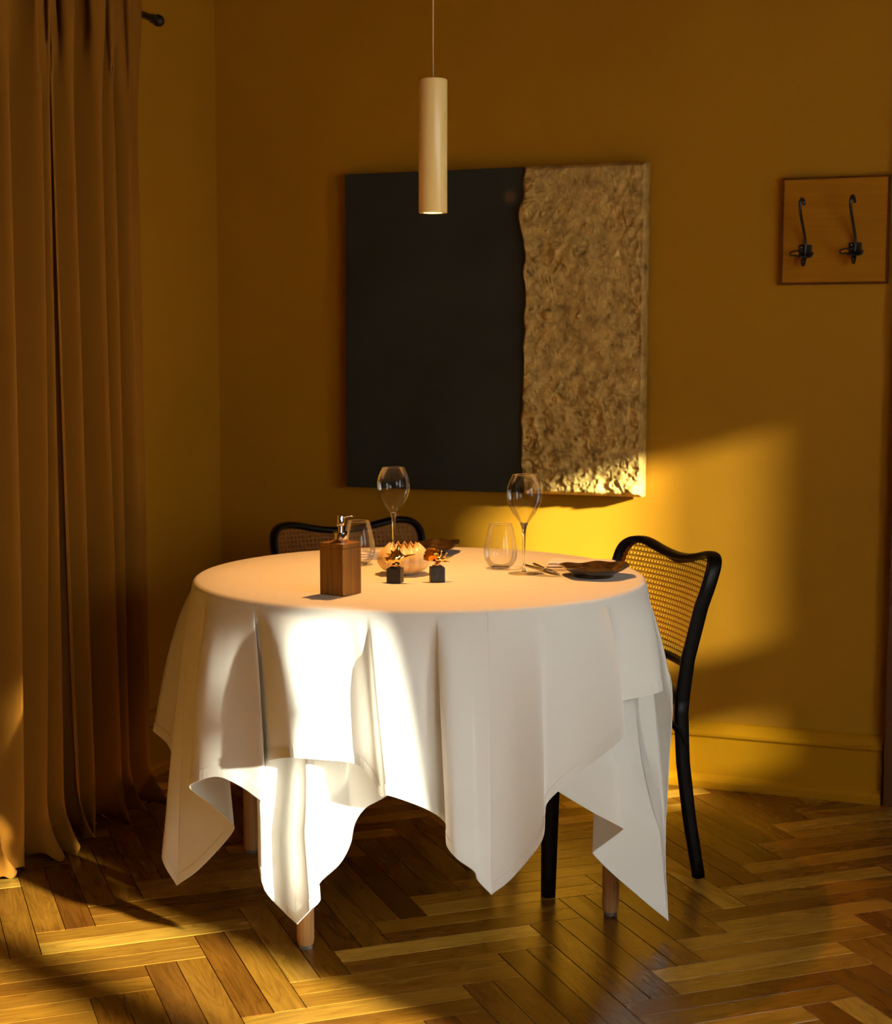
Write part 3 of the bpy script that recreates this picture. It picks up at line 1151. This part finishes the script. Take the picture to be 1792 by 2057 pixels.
# ------------------------------------------------------------------ hook board
hb = wall_local('coat_hook_board', 1.818, 0.001, 1.484)
tag(hb, 'square pale wooden board on the wall at the right, behind both black coat hooks', 'board')
MB().box(0.006, 0.290, -0.019, 0, 0.006, 0.293, 0.001).build('panel', M['board'], hb, smooth=False)
mb = MB()
mb.box(0, 0.006, -0.020, 0, 0, 0.299).box(0.290, 0.296, -0.020, 0, 0, 0.299).box(0.006, 0.290, -0.020, 0, 0, 0.006).box(0.006, 0.290, -0.020, 0, 0.293, 0.299)
mb.build('edge_strip', M['board_edge'], hb, smooth=False)


def hook(s, z, label):
    h = wall_local('coat_hook', s, 0.0202, z)
    tag(h, label, 'hook', 'black iron coat hooks')
    MB().box(-0.018, 0.018, -0.004, 0, -0.018, 0.018, 0.001).build('back_plate', M['black_iron'], h, smooth=False)
    # long upper arm, rising outwards and curling in at the tip
    p = catmull([(0, -0.006, -0.016), (0, -0.010, 0.0), (0.001, -0.012, 0.022), (-0.002, -0.030, 0.055), (-0.006, -0.060, 0.090), (-0.008, -0.075, 0.118), (-0.006, -0.076, 0.135), (-0.002, -0.068, 0.140), (0.001, -0.062, 0.132), (0.0015, -0.062, 0.122)], 5)
    MB().sweep(p, 0.0042, (1, 0, 0), 8).build('upper_arm', M['black_iron'], h)
    p = catmull([(0, -0.008, -0.010), (0, -0.020, -0.024), (0, -0.034, -0.038), (0, -0.046, -0.036), (0, -0.050, -0.026)], 5)
    MB().sweep(p, 0.0058, (1, 0, 0), 8).build('lower_arm', M['black_iron'], h)
    # wire loop through the plate, swinging to both sides
    p = catmull([(0.010, -0.008, 0.000), (-0.010, -0.012, 0.001), (-0.026, -0.030, -0.001), (-0.036, -0.044, -0.007), (-0.033, -0.046, -0.014), (-0.022, -0.036, -0.013), (-0.008, -0.024, -0.017),
                 (0.008, -0.020, -0.018), (0.020, -0.018, -0.014), (0.022, -0.012, -0.004)], 5)
    MB().sweep(p, 0.0024, (0, 0, 1), 8).build('wire_loop', M['black_iron'], h)
    MB().ball((-0.010, -0.005, 0.011), 0.0028, 8, 6).build('screw', M['steel'], h)
    return h


hook(1.887, 1.577, 'left of the two black iron coat hooks on the square board')
hook(2.024, 1.581, 'right of the two black iron coat hooks on the square board')


# ------------------------------------------------------------------ curtains and rod on the left wall
def curtain(name, pts, label, zt, seed):
    """pts: (q_top, d_top, q_bottom, d_bottom) from the far side to the near side, measured from the left wall"""
    rs = np.random.RandomState(seed)
    cols = catmull(pts, 7)
    nz_ = 70
    V, F = [], []
    nc = len(cols)
    zb = 0.004
    arc = 0
    for j in range(nz_ + 1):
        f = j / nz_
        z = zt + (zb - zt) * f
        for i, c in enumerate(cols):
            u = i / 7.0
            k = f
            q = c[0] + (c[2] - c[0]) * f ** 2.3
            d = c[1] + (c[3] - c[1]) * k
            # gathered heading: sharper small pleats just under the rod pocket
            hd = math.exp(-((f - 0.03) / 0.085) ** 2)
            d += hd * 0.012 * math.sin(u * 9.3 + seed) + hd * 0.006 * math.sin(u * 21.1)
            q += hd * 0.008 * math.sin(u * 7.7 + 1.0)
            d += 0.006 * math.sin(u * 3.1 + f * 4 + seed) * f
            # the foot breaks on the floor and flares
            ft = max(0.0, (f - 0.93) / 0.07)
            d += 0.055 * ft ** 2 * (0.7 + 0.5 * math.sin(u * 2.3 + seed))
            q += 0.03 * ft ** 2 * math.sin(u * 1.7)
            d = max(d, 0.035)
            p = WP(d, q, z)
            V.append((p.x, p.y, z + 0.010 * ft ** 2 * (1 + math.sin(u * 4.1))))
    for j in range(nz_):
        for i in range(nc - 1):
            a = j * nc + i
            F.append((a, a + 1, a + nc + 1, a + nc))
    me = mesh(V, F)
    uv = me.uv_layers.new(name='UVMap')
    for l in me.loops:
        j, i = divmod(l.vertex_index, nc)
        uv.data[l.index].uv = (i * 0.012, V[l.vertex_index][2])
    o = link(name, me, M['curtain'], None, smooth=True)
    o.modifiers.new('thickness', 'SOLIDIFY').thickness = 0.003
    tag(o, label, 'curtain', 'ochre curtains on the left wall')
    return o


# ridges face the room, valleys lie near the wall
RIGHT = [(0.735, 0.130, 0.728, 0.115), (0.745, 0.165, 0.748, 0.165), (0.79, 0.168, 0.79, 0.185), (0.815, 0.172, 0.815, 0.190), (0.838, 0.085, 0.835, 0.090), (0.870, 0.150, 0.862, 0.150), (0.892, 0.172, 0.885, 0.188), (0.915, 0.070, 0.905, 0.075),
         (0.935, 0.150, 0.940, 0.150), (0.958, 0.175, 0.955, 0.195), (0.985, 0.060, 0.985, 0.065), (1.040, 0.110, 1.045, 0.110), (1.075, 0.172, 1.068, 0.200), (1.095, 0.120, 1.078, 0.130), (1.120, 0.070, 1.088, 0.075),
         (1.150, 0.165, 1.100, 0.160), (1.163, 0.172, 1.108, 0.175)]
LEFT = [(1.160, 0.120, 1.190, 0.070), (1.172, 0.165, 1.200, 0.150), (1.186, 0.178, 1.215, 0.182), (1.200, 0.120, 1.240, 0.100), (1.215, 0.172, 1.262, 0.165), (1.228, 0.176, 1.278, 0.170), (1.262, 0.065, 1.300, 0.070), (1.310, 0.080, 1.340, 0.085),
        (1.345, 0.178, 1.385, 0.185), (1.375, 0.080, 1.420, 0.080), (1.410, 0.150, 1.46, 0.150), (1.440, 0.180, 1.49, 0.190), (1.480, 0.070, 1.52, 0.070), (1.530, 0.175, 1.56, 0.180), (1.58, 0.070, 1.61, 0.07), (1.63, 0.175, 1.66, 0.18), (1.68, 0.08, 1.71, 0.08)]
curtain('curtain', RIGHT, 'ochre curtain panel nearest the room corner, its hem breaking on the floor', 2.295, 2)
curtain('curtain', LEFT, 'ochre curtain panel at the left edge of the picture', 2.295, 5)
FS = 1.12
rod = empty('curtain_rod', WP(0.118, 0.5445, 2.2355), ANG)
tag(rod, 'black iron curtain rod ending in a ball at upper left', 'curtain rod')
mt = Matrix.Rotation(PI / 2, 4, 'X')
MB().sweep([(0, -0.045, 0), (0, -1.6, 0)], 0.0098, (0, 0, 1), 16).build('rod', M['black_iron'], rod)
MB().lathe([(0.0005, -0.0175), (0.006, -0.0165), (0.012, -0.0125), (0.016, -0.006), (0.0172, 0.0), (0.0165, 0.004), (0.0172, 0.006), (0.015, 0.011), (0.010, 0.016), (0.0085, 0.020), (0.0085, 0.024), (0.0125, 0.027), (0.0135, 0.032),
            (0.0125, 0.037), (0.0098, 0.045), (0.0005, 0.045)], 28, Matrix.Rotation(PI / 2, 4, 'X')).build('ball_finial', M['black_iron'], rod, auto=50)
mb = MB()
mb.sweep([(-0.118, -0.30, 0.0), (-0.05, -0.30, -0.004), (0, -0.30, -0.013)], 0.006, (0, 0, 1), 8)
mb.lathe([(0.0005, 0), (0.022, 0), (0.022, 0.006), (0.0005, 0.006)], 20, Matrix.Translation((-0.118, -0.30, 0)) @ Matrix.Rotation(PI / 2, 4, 'Y'))
mb.build('bracket', M['black_iron'], rod, auto=50)

# ------------------------------------------------------------------ things on the table
# soap dispenser
dp = empty('soap_dispenser', (-0.232, 3.431, ZT), math.radians(-35))
tag(dp, 'square bamboo dispenser bottle with chrome pump at the front left of the table', 'dispenser')
MB().box(-0.0325, 0.0325, -0.0325, 0.0325, 0, 0.104, 0.0016).build('bottle', M['bamboo'], dp, smooth=False)
MB().box(-0.0325, 0.0325, -0.0325, 0.0325, 0.1045, 0.1145, 0.0016).build('top_plate', M['bamboo'], dp, smooth=False)
MB().lathe([(0.0005, 0.1145), (0.0165, 0.1145), (0.0170, 0.1155), (0.0170, 0.136), (0.0160, 0.1373), (0.0085, 0.1375), (0.0005, 0.1375)], 40).build('collar', M['chrome'], dp, auto=35)
mb = MB()
mb.lathe([(0.0060, 0.137), (0.0060, 0.150), (0.0082, 0.152), (0.0086, 0.153), (0.0086, 0.1735), (0.0078, 0.1748), (0.0005, 0.1755)], 32)
mb.build('pump_head', M['chrome'], dp, auto=35)
d_ = math.radians(40)
sp_ = [(0.006 * math.cos(d_), 0.006 * math.sin(d_), 0.168), (0.014 * math.cos(d_), 0.014 * math.sin(d_), 0.1712), (0.022 * math.cos(d_), 0.022 * math.sin(d_), 0.1728), (0.0275 * math.cos(d_), 0.0275 * math.sin(d_), 0.1715)]
MB().sweep(sp_, [(0.0030, 0.0022), (0.0028, 0.002), (0.0026, 0.0018), (0.0024, 0.0016)], (0, 0, 1), 10).build('spout', M['chrome'], dp)


def tumbler(name, loc, label):
    g = empty(name, (loc[0], loc[1], ZT))
    tag(g, label, 'glass', 'stemless water glasses')
    out = [(0.0180, 0.0012), (0.0250, 0.0040), (0.0325, 0.0105), (0.0383, 0.0210), (0.0412, 0.0330), (0.0415, 0.0430), (0.0402, 0.0560), (0.0375, 0.0720), (0.0340, 0.0880), (0.0306, 0.1010), (0.0280, 0.1095)]
    out = [(r * s_, z) for (r, z) in out for s_ in (1.0,)]
    pr = [tuple(p) for p in catmull(out, 3)]
    MB().lathe(pr, 64).build('bowl', M['glass'], g)
    MB().lathe([(0.0005, 0.0), (0.0185, 0.0), (0.0205, 0.0012), (0.0235, 0.0038), (0.0180, 0.0060), (0.0005, 0.0052)], 48).build('base', M['solid_glass'], g, auto=60)
    MB().sweep([(0.0280 * math.cos(a), 0.0280 * math.sin(a), 0.1095) for a in np.linspace(0, 2 * PI, 64, endpoint=False)], 0.00065, (0, 0, 1), 8, closed=True).build('rim', M['solid_glass'], g)
    return g


tumbler('water_glass', (-0.218, 3.900), 'clear stemless water glass just behind the bamboo dispenser')
tumbler('water_glass', (0.135, 3.835), 'clear stemless water glass beside the right wine glass')


def wine(name, loc, label):
    g = empty(name, (loc[0], loc[1], ZT))
    tag(g, label, 'glass', 'tall wine glasses')
    ro = [(0.0040, 0.112), (0.0065, 0.117), (0.0130, 0.127), (0.0235, 0.141), (0.0330, 0.157), (0.0395, 0.173), (0.0425, 0.188), (0.0420, 0.202), (0.0385, 0.217), (0.0335, 0.229), (0.0285, 0.2385)]
    pr = [tuple(p) for p in catmull(ro, 3)]
    MB().lathe(pr, 64).build('bowl', M['glass'], g)
    MB().sweep([(0.0285 * math.cos(a), 0.0285 * math.sin(a), 0.2385) for a in np.linspace(0, 2 * PI, 64, endpoint=False)], 0.0006, (0, 0, 1), 8, closed=True).build('rim', M['solid_glass'], g)
    st = [(0.0005, 0.124), (0.0060, 0.1235), (0.0100, 0.1232), (0.0098, 0.1215), (0.0070, 0.115), (0.0052, 0.107), (0.0042, 0.096), (0.0034, 0.080), (0.0029, 0.050), (0.0028, 0.022), (0.0036, 0.010), (0.0060, 0.0052), (0.0005, 0.004)]
    MB().lathe(st, 28).build('stem', M['solid_glass'], g, auto=60)
    ft = [(0.0005, 0.0), (0.0375, 0.0), (0.0382, 0.0006), (0.0375, 0.0013), (0.0200, 0.0026), (0.0080, 0.0046), (0.0050, 0.0056), (0.0005, 0.0056)]
    MB().lathe(ft, 56).build('foot', M['glass'], g, auto=60)
    return g


wine('wine_glass', (-0.133, 3.975), 'tall wine glass at the left, standing behind the ribbed cream vase')
wine('wine_glass', (0.188, 3.742), 'tall wine glass at the right, near the front dark plate')

# ribbed cream vase with a zigzag mouth
vs = empty('ribbed_vase', (-0.100, 3.735, ZT))
tag(vs, 'squat cream ribbed vase with a zigzag mouth in the middle of the table', 'vase')


def vase_profile(t):
    # t 0..1 from foot to mouth
    a = -PI / 2 * 0.86 + t * PI * 0.755
    return 0.066 * math.cos(a), 0.0365 + 0.0375 * math.sin(a)


V, F = [], []
nr_, na = 26, 192
for j in range(nr_ + 1):
    t = j / nr_
    r, z = vase_profile(t)
    for i in range(na):
        a = 2 * PI * i / na
        ph = (i / na * 14) % 1.0
        rib = abs(2 * ph - 1)
        rr = r * (1 - 0.10 * (rib ** 1.5) * math.sin(PI * min(1, t * 1.05)) ** 0.5)
        zz_ = z
        if j >= nr_ - 4:
            zz_ = z + (0.012 * (1 - rib) - 0.004) * (j - nr_ + 4) / 4
        V.append((rr * math.cos(a), rr * math.sin(a), zz_))
for j in range(nr_):
    for i in range(na):
        a, b = j * na + i, j * na + (i + 1) % na
        F.append((a, b, b + na, a + na))
F.append(tuple(reversed(range(na))))
o = link('vase_body', mesh(V, F), M['shell'], vs, auto=32)
sm = o.modifiers.new('wall', 'SOLIDIFY')
sm.thickness = 0.0016
sm.offset = -1


def figurine(loc, rz, label, kind):
    g = empty('shell_figurine', (loc[0], loc[1], ZT), rz)
    tag(g, label, 'figurine', 'gold shell figurines on black stone cubes')
    MB().box(-0.0165, 0.0165, -0.0165, 0.0165, 0, 0.034, 0.0012).build('stone_base', M['stone'], g, smooth=False)
    MB().box(-0.0105, 0.0105, -0.0105, 0.0105, 0.034, 0.0375, 0.0008).build('collar', M['stone'], g, smooth=False)
    MB().lathe([(0.0005, 0.0375), (0.0070, 0.0375), (0.0072, 0.0405), (0.0058, 0.0420), (0.0066, 0.0445), (0.0005, 0.0450)], 24).build('neck', M['rose_gold'], g, auto=40)
    mb = MB()
    if kind == 'conch':
        # body whorls along an axis that leans up, then a long canal to the right
        ax = Matrix.Translation((0.002, 0, 0.055)) @ Matrix.Rotation(math.radians(-14), 4, 'Y') @ Matrix.Rotation(-PI / 2, 4, 'Y')

        def whorl(p, a):
            k = 1 + 0.10 * math.sin(3 * a + p.z * 420)
            return Vector((p.x * k * 1.05, p.y * k, p.z))
        prof = [(0.0005, 0.027), (0.003, 0.025), (0.006, 0.022), (0.0075, 0.019), (0.0068, 0.018), (0.0105, 0.013), (0.0128, 0.006), (0.0135, 0.000), (0.0118, -0.008), (0.0085, -0.014), (0.0055, -0.022), (0.0030, -0.032), (0.0012, -0.044), (0.0003, -0.050)]
        prof = [tuple(map(abs, p[:1])) + (p[1],) for p in [tuple(x) for x in catmull(prof, 3)]]
        mb.lathe(prof, 30, ax, whorl)
        # spire rising from the shoulder
        ax2 = Matrix.Translation((0.004, 0, 0.060)) @ Matrix.Rotation(math.radians(8), 4, 'Y')
        mb.lathe([(0.0150, -0.004), (0.0145, 0.004), (0.0105, 0.009), (0.0098, 0.0095), (0.0065, 0.014), (0.0060, 0.0148), (0.0035, 0.020), (0.0028, 0.0255), (0.0004, 0.028)], 24, ax2, lambda p, a: Vector((p.x * (1 + 0.08 * math.sin(4 * a)), p.y * 0.75, p.z)))
        # short horns on the left lip
        for (dx, dz, l, an) in ((-0.020, 0.062, 0.010, 150), (-0.024, 0.054, 0.010, 175), (-0.022, 0.046, 0.010, 205), (-0.013, 0.068, 0.008, 115)):
            r_a = math.radians(an)
            p0 = Vector((dx + 0.006, 0.002, dz))
            p1 = p0 + Vector((math.cos(r_a), -0.2, math.sin(r_a))) * l
            mb.sweep([p0, (p0 + p1) / 2 + Vector((0, 0, 0.001)), p1], [0.0035, 0.0024, 0.0006], (0, 1, 0), 8)
    else:
        # open scallop valve raised at the left, ribbed and cupped
        V, F = [], []
        nu, nv = 25, 9
        for s_ in (0, 1):
            for j in range(nv):
                t = j / (nv - 1)
                for i in range(nu):
                    a = (i / (nu - 1) - 0.5) * 2.1
                    rad = 0.034 * t * (1 + 0.04 * math.cos(i * PI))
                    x = rad * math.sin(a) * 0.75
                    y = rad * math.cos(a)
                    zc = 0.010 * (1 - (t - 0.45) ** 2 * 3.2) * (1 - (a / 1.2) ** 2 * 0.5) + 0.0009 * math.cos(i * PI) - s_ * 0.0012
                    V.append((x, y, zc))
        base_ = nu * nv
        for s_ in (0, 1):
            for j in range(nv - 1):
                for i in range(nu - 1):
                    a = s_ * base_ + j * nu + i
                    F.append((a, a + 1, a + nu + 1, a + nu))
        for i in range(nu - 1):
            a = (nv - 1) * nu + i
            F.append((a, a + 1, base_ + a + 1, base_ + a))
        mtx = Matrix.Translation((-0.004, 0, 0.048)) @ Matrix.Rotation(math.radians(-32), 4, 'Y') @ Matrix.Rotation(math.radians(90), 4, 'X') @ Matrix.Rotation(math.radians(-20), 4, 'Y')
        mb.add(V, F, mtx)
        # barnacle branches and spikes to the right
        mb.ball((0.004, 0, 0.052), (0.011, 0.009, 0.007), 18, 10, None, lambda p, a, t: p * (1 + 0.14 * math.sin(5 * a) * math.sin(3 * t)))
        for (x0, z0, x1, z1, y1, r0) in ((0.006, 0.055, 0.010, 0.071, -0.004, 0.0030), (0.003, 0.056, 0.001, 0.069, 0.003, 0.0028), (0.010, 0.054, 0.022, 0.066, -0.003, 0.0030), (0.010, 0.050, 0.038, 0.058, 0.004, 0.0034),
                                         (0.012, 0.048, 0.030, 0.047, -0.006, 0.0026), (-0.008, 0.050, -0.032, 0.056, 0.004, 0.0030), (0.014, 0.052, 0.026, 0.056, 0.006, 0.0024)):
            mb.sweep([(x0, 0, z0), ((x0 + x1) / 2, y1 / 2, (z0 + z1) / 2 - 0.001), (x1, y1, z1)], [r0, r0 * 0.8, r0 * 0.25], (0, 1, 0), 8)
            if z1 > 0.06:
                mb.ball((x1, y1, z1), 0.0022, 8, 6)
    mb.build('gold_shell', M['gold'], g, auto=50)
    return g


figurine((-0.117, 3.598), math.radians(-13), 'gold conch figurine on a black stone cube, left one of two', 'conch')
figurine((-0.020, 3.614), math.radians(8), 'gold open scallop figurine with spikes on a black stone cube, right one of two', 'scallop')


# stoneware plates with wavy rims
def plate(loc, rz, label, seed, tilt=0.0, scale=1.0):
    g = empty('stoneware_plate', (loc[0], loc[1], ZT), rz)
    tag(g, label, 'plate', 'dark glazed stoneware plates')

    def wav(p, a):
        r = math.hypot(p.x, p.y)
        k = max(0, (r - 0.045) / 0.045)
        dr = 1 + k * (0.05 * math.sin(3 * a + seed) + 0.035 * math.sin(5 * a + 2 * seed) + 0.018 * math.sin(9 * a))
        return Vector((p.x * dr, p.y * dr, p.z + k * 0.0035 * math.sin(2 * a + seed) + k * 0.002 * math.sin(7 * a)))
    prof = [(0.0005, 0.007), (0.035, 0.008), (0.052, 0.0115), (0.068, 0.018), (0.082, 0.0255), (0.0855, 0.0262), (0.0865, 0.0250), (0.083, 0.0225), (0.070, 0.0145), (0.056, 0.0085), (0.050, 0.0062), (0.049, 0.0004), (0.0485, 0.0), (0.044, 0.0),
            (0.0435, 0.004), (0.0005, 0.0045)]
    prof = [(r * scale, z) for r, z in prof]
    MB().lathe(prof, 96, None, wav).build('dish', M['plate'], g, auto=50)
    return g


plate((0.352, 3.700), 0.3, 'dark glazed plate with wavy rim at the right of the table', 1.3, 0, 0.97)
plate((-0.052, 4.125), 1.1, 'dark glazed plate with wavy rim at the back, behind the cream vase', 2.6, 0, 1.05)


def napkin(loc, rz, size, label, roll=False):
    g = empty('napkin', (loc[0], loc[1], ZT), rz)
    tag(g, label, 'napkin', 'folded pale napkins')
    L_, W_, hgt_ = size
    mb = MB()
    V, F = [], []
    for k, layer in enumerate((0, 1, 2)):
        z0 = 0.0004 + layer * hgt_ / 3
        nu, nv = 24, 14
        base_ = len(V)
        for s_ in (0, 1):
            for j in range(nv + 1):
                for i in range(nu + 1):
                    u, v = i / nu - 0.5, j / nv - 0.5
                    z = z0 + s_ * hgt_ / 3 * 0.85 + 0.0012 * math.sin(u * 9 + layer) * math.cos(v * 7) * (0.3 + layer * 0.4)
                    edge_ = max(abs(u), abs(v)) * 2
                    if s_:
                        z -= hgt_ / 3 * 0.5 * max(0, (edge_ - 0.86) / 0.14) ** 2
                    V.append((u * (L_ - layer * 0.004), v * (W_ - layer * 0.005), max(z, 0.0003)))
        n1_ = (nu + 1) * (nv + 1)
        for s_ in (0, 1):
            for j in range(nv):
                for i in range(nu):
                    a = base_ + s_ * n1_ + j * (nu + 1) + i
                    F.append((a, a + 1, a + nu + 2, a + nu + 1))
        rim_ = [i for i in range(nu + 1)] + [j * (nu + 1) + nu for j in range(1, nv + 1)] + [nv * (nu + 1) + i for i in range(nu - 1, -1, -1)] + [j * (nu + 1) for j in range(nv - 1, 0, -1)]
        for i in range(len(rim_)):
            a, b = rim_[i], rim_[(i + 1) % len(rim_)]
            F.append((base_ + a, base_ + b, base_ + n1_ + b, base_ + n1_ + a))
    me = mesh(V, F)
    me.uv_layers.new(name='UVMap')
    link('folded_linen', me, M['napkin'], g, auto=60)
    return g


napkin((0.335, 3.835), math.radians(-12), (0.17, 0.085, 0.020), 'folded pale napkin lying behind the right plate')
napkin((-0.185, 4.045), math.radians(6), (0.10, 0.085, 0.016), 'folded white napkin beside the left wine glass, at the back of the table')

# cutlery left of the right plate
def cutlery(name, a, b, label, kind):
    a, b = Vector((*a, 0)), Vector((*b, 0))
    d = b - a
    g = empty(name, (a.x, a.y, ZT), math.atan2(d.y, d.x))
    tag(g, label, 'cutlery')
    L_ = d.length
    mb = MB()
    hp = [(0, 0, 0.0028), (L_ * 0.2, 0, 0.0028), (L_ * 0.45, 0, 0.0032), (L_ * 0.58, 0, 0.0042)]
    mb.sweep(hp, [(0.0048, 0.0018), (0.0055, 0.0020), (0.0036, 0.0018), (0.0026, 0.0018)], (0, 0, 1), 10)
    mb.build('handle', M['steel'], g)
    mb = MB()
    if kind == 'fork':
        mb.sweep([(L_ * 0.58, 0, 0.0042), (L_ * 0.68, 0, 0.0036), (L_ * 0.76, 0, 0.0028)], [(0.003, 0.0014), (0.009, 0.0012), (0.0095, 0.0010)], (0, 0, 1), 10)
        for y in (-0.0075, -0.0025, 0.0025, 0.0075):
            mb.sweep([(L_ * 0.75, y, 0.0028), (L_ * 0.88, y, 0.0026), (L_, y * 0.9, 0.0048)], [(0.0014, 0.0009), (0.0012, 0.0008), (0.0007, 0.0006)], (0, 0, 1), 6)
        mb.build('tines', M['steel'], g)
    else:
        mb.sweep([(L_ * 0.56, 0, 0.0036), (L_ * 0.66, 0.001, 0.0036), (L_ * 0.86, 0.001, 0.0036), (L_ * 0.97, 0.003, 0.0036), (L_, 0.005, 0.0036)], [(0.003, 0.0014), (0.0085, 0.0009), (0.0088, 0.0007), (0.005, 0.0006), (0.001, 0.0005)], (0, 0, 1), 8)
        mb.build('blade', M['steel'], g)
    return g


cutlery('fork', (0.222, 3.905), (0.262, 3.735), 'steel fork lying between the right wine glass and plate, farther of the two', 'fork')
cutlery('knife', (0.200, 3.880), (0.268, 3.712), 'steel knife lying beside the fork next to the right wine glass', 'knife')
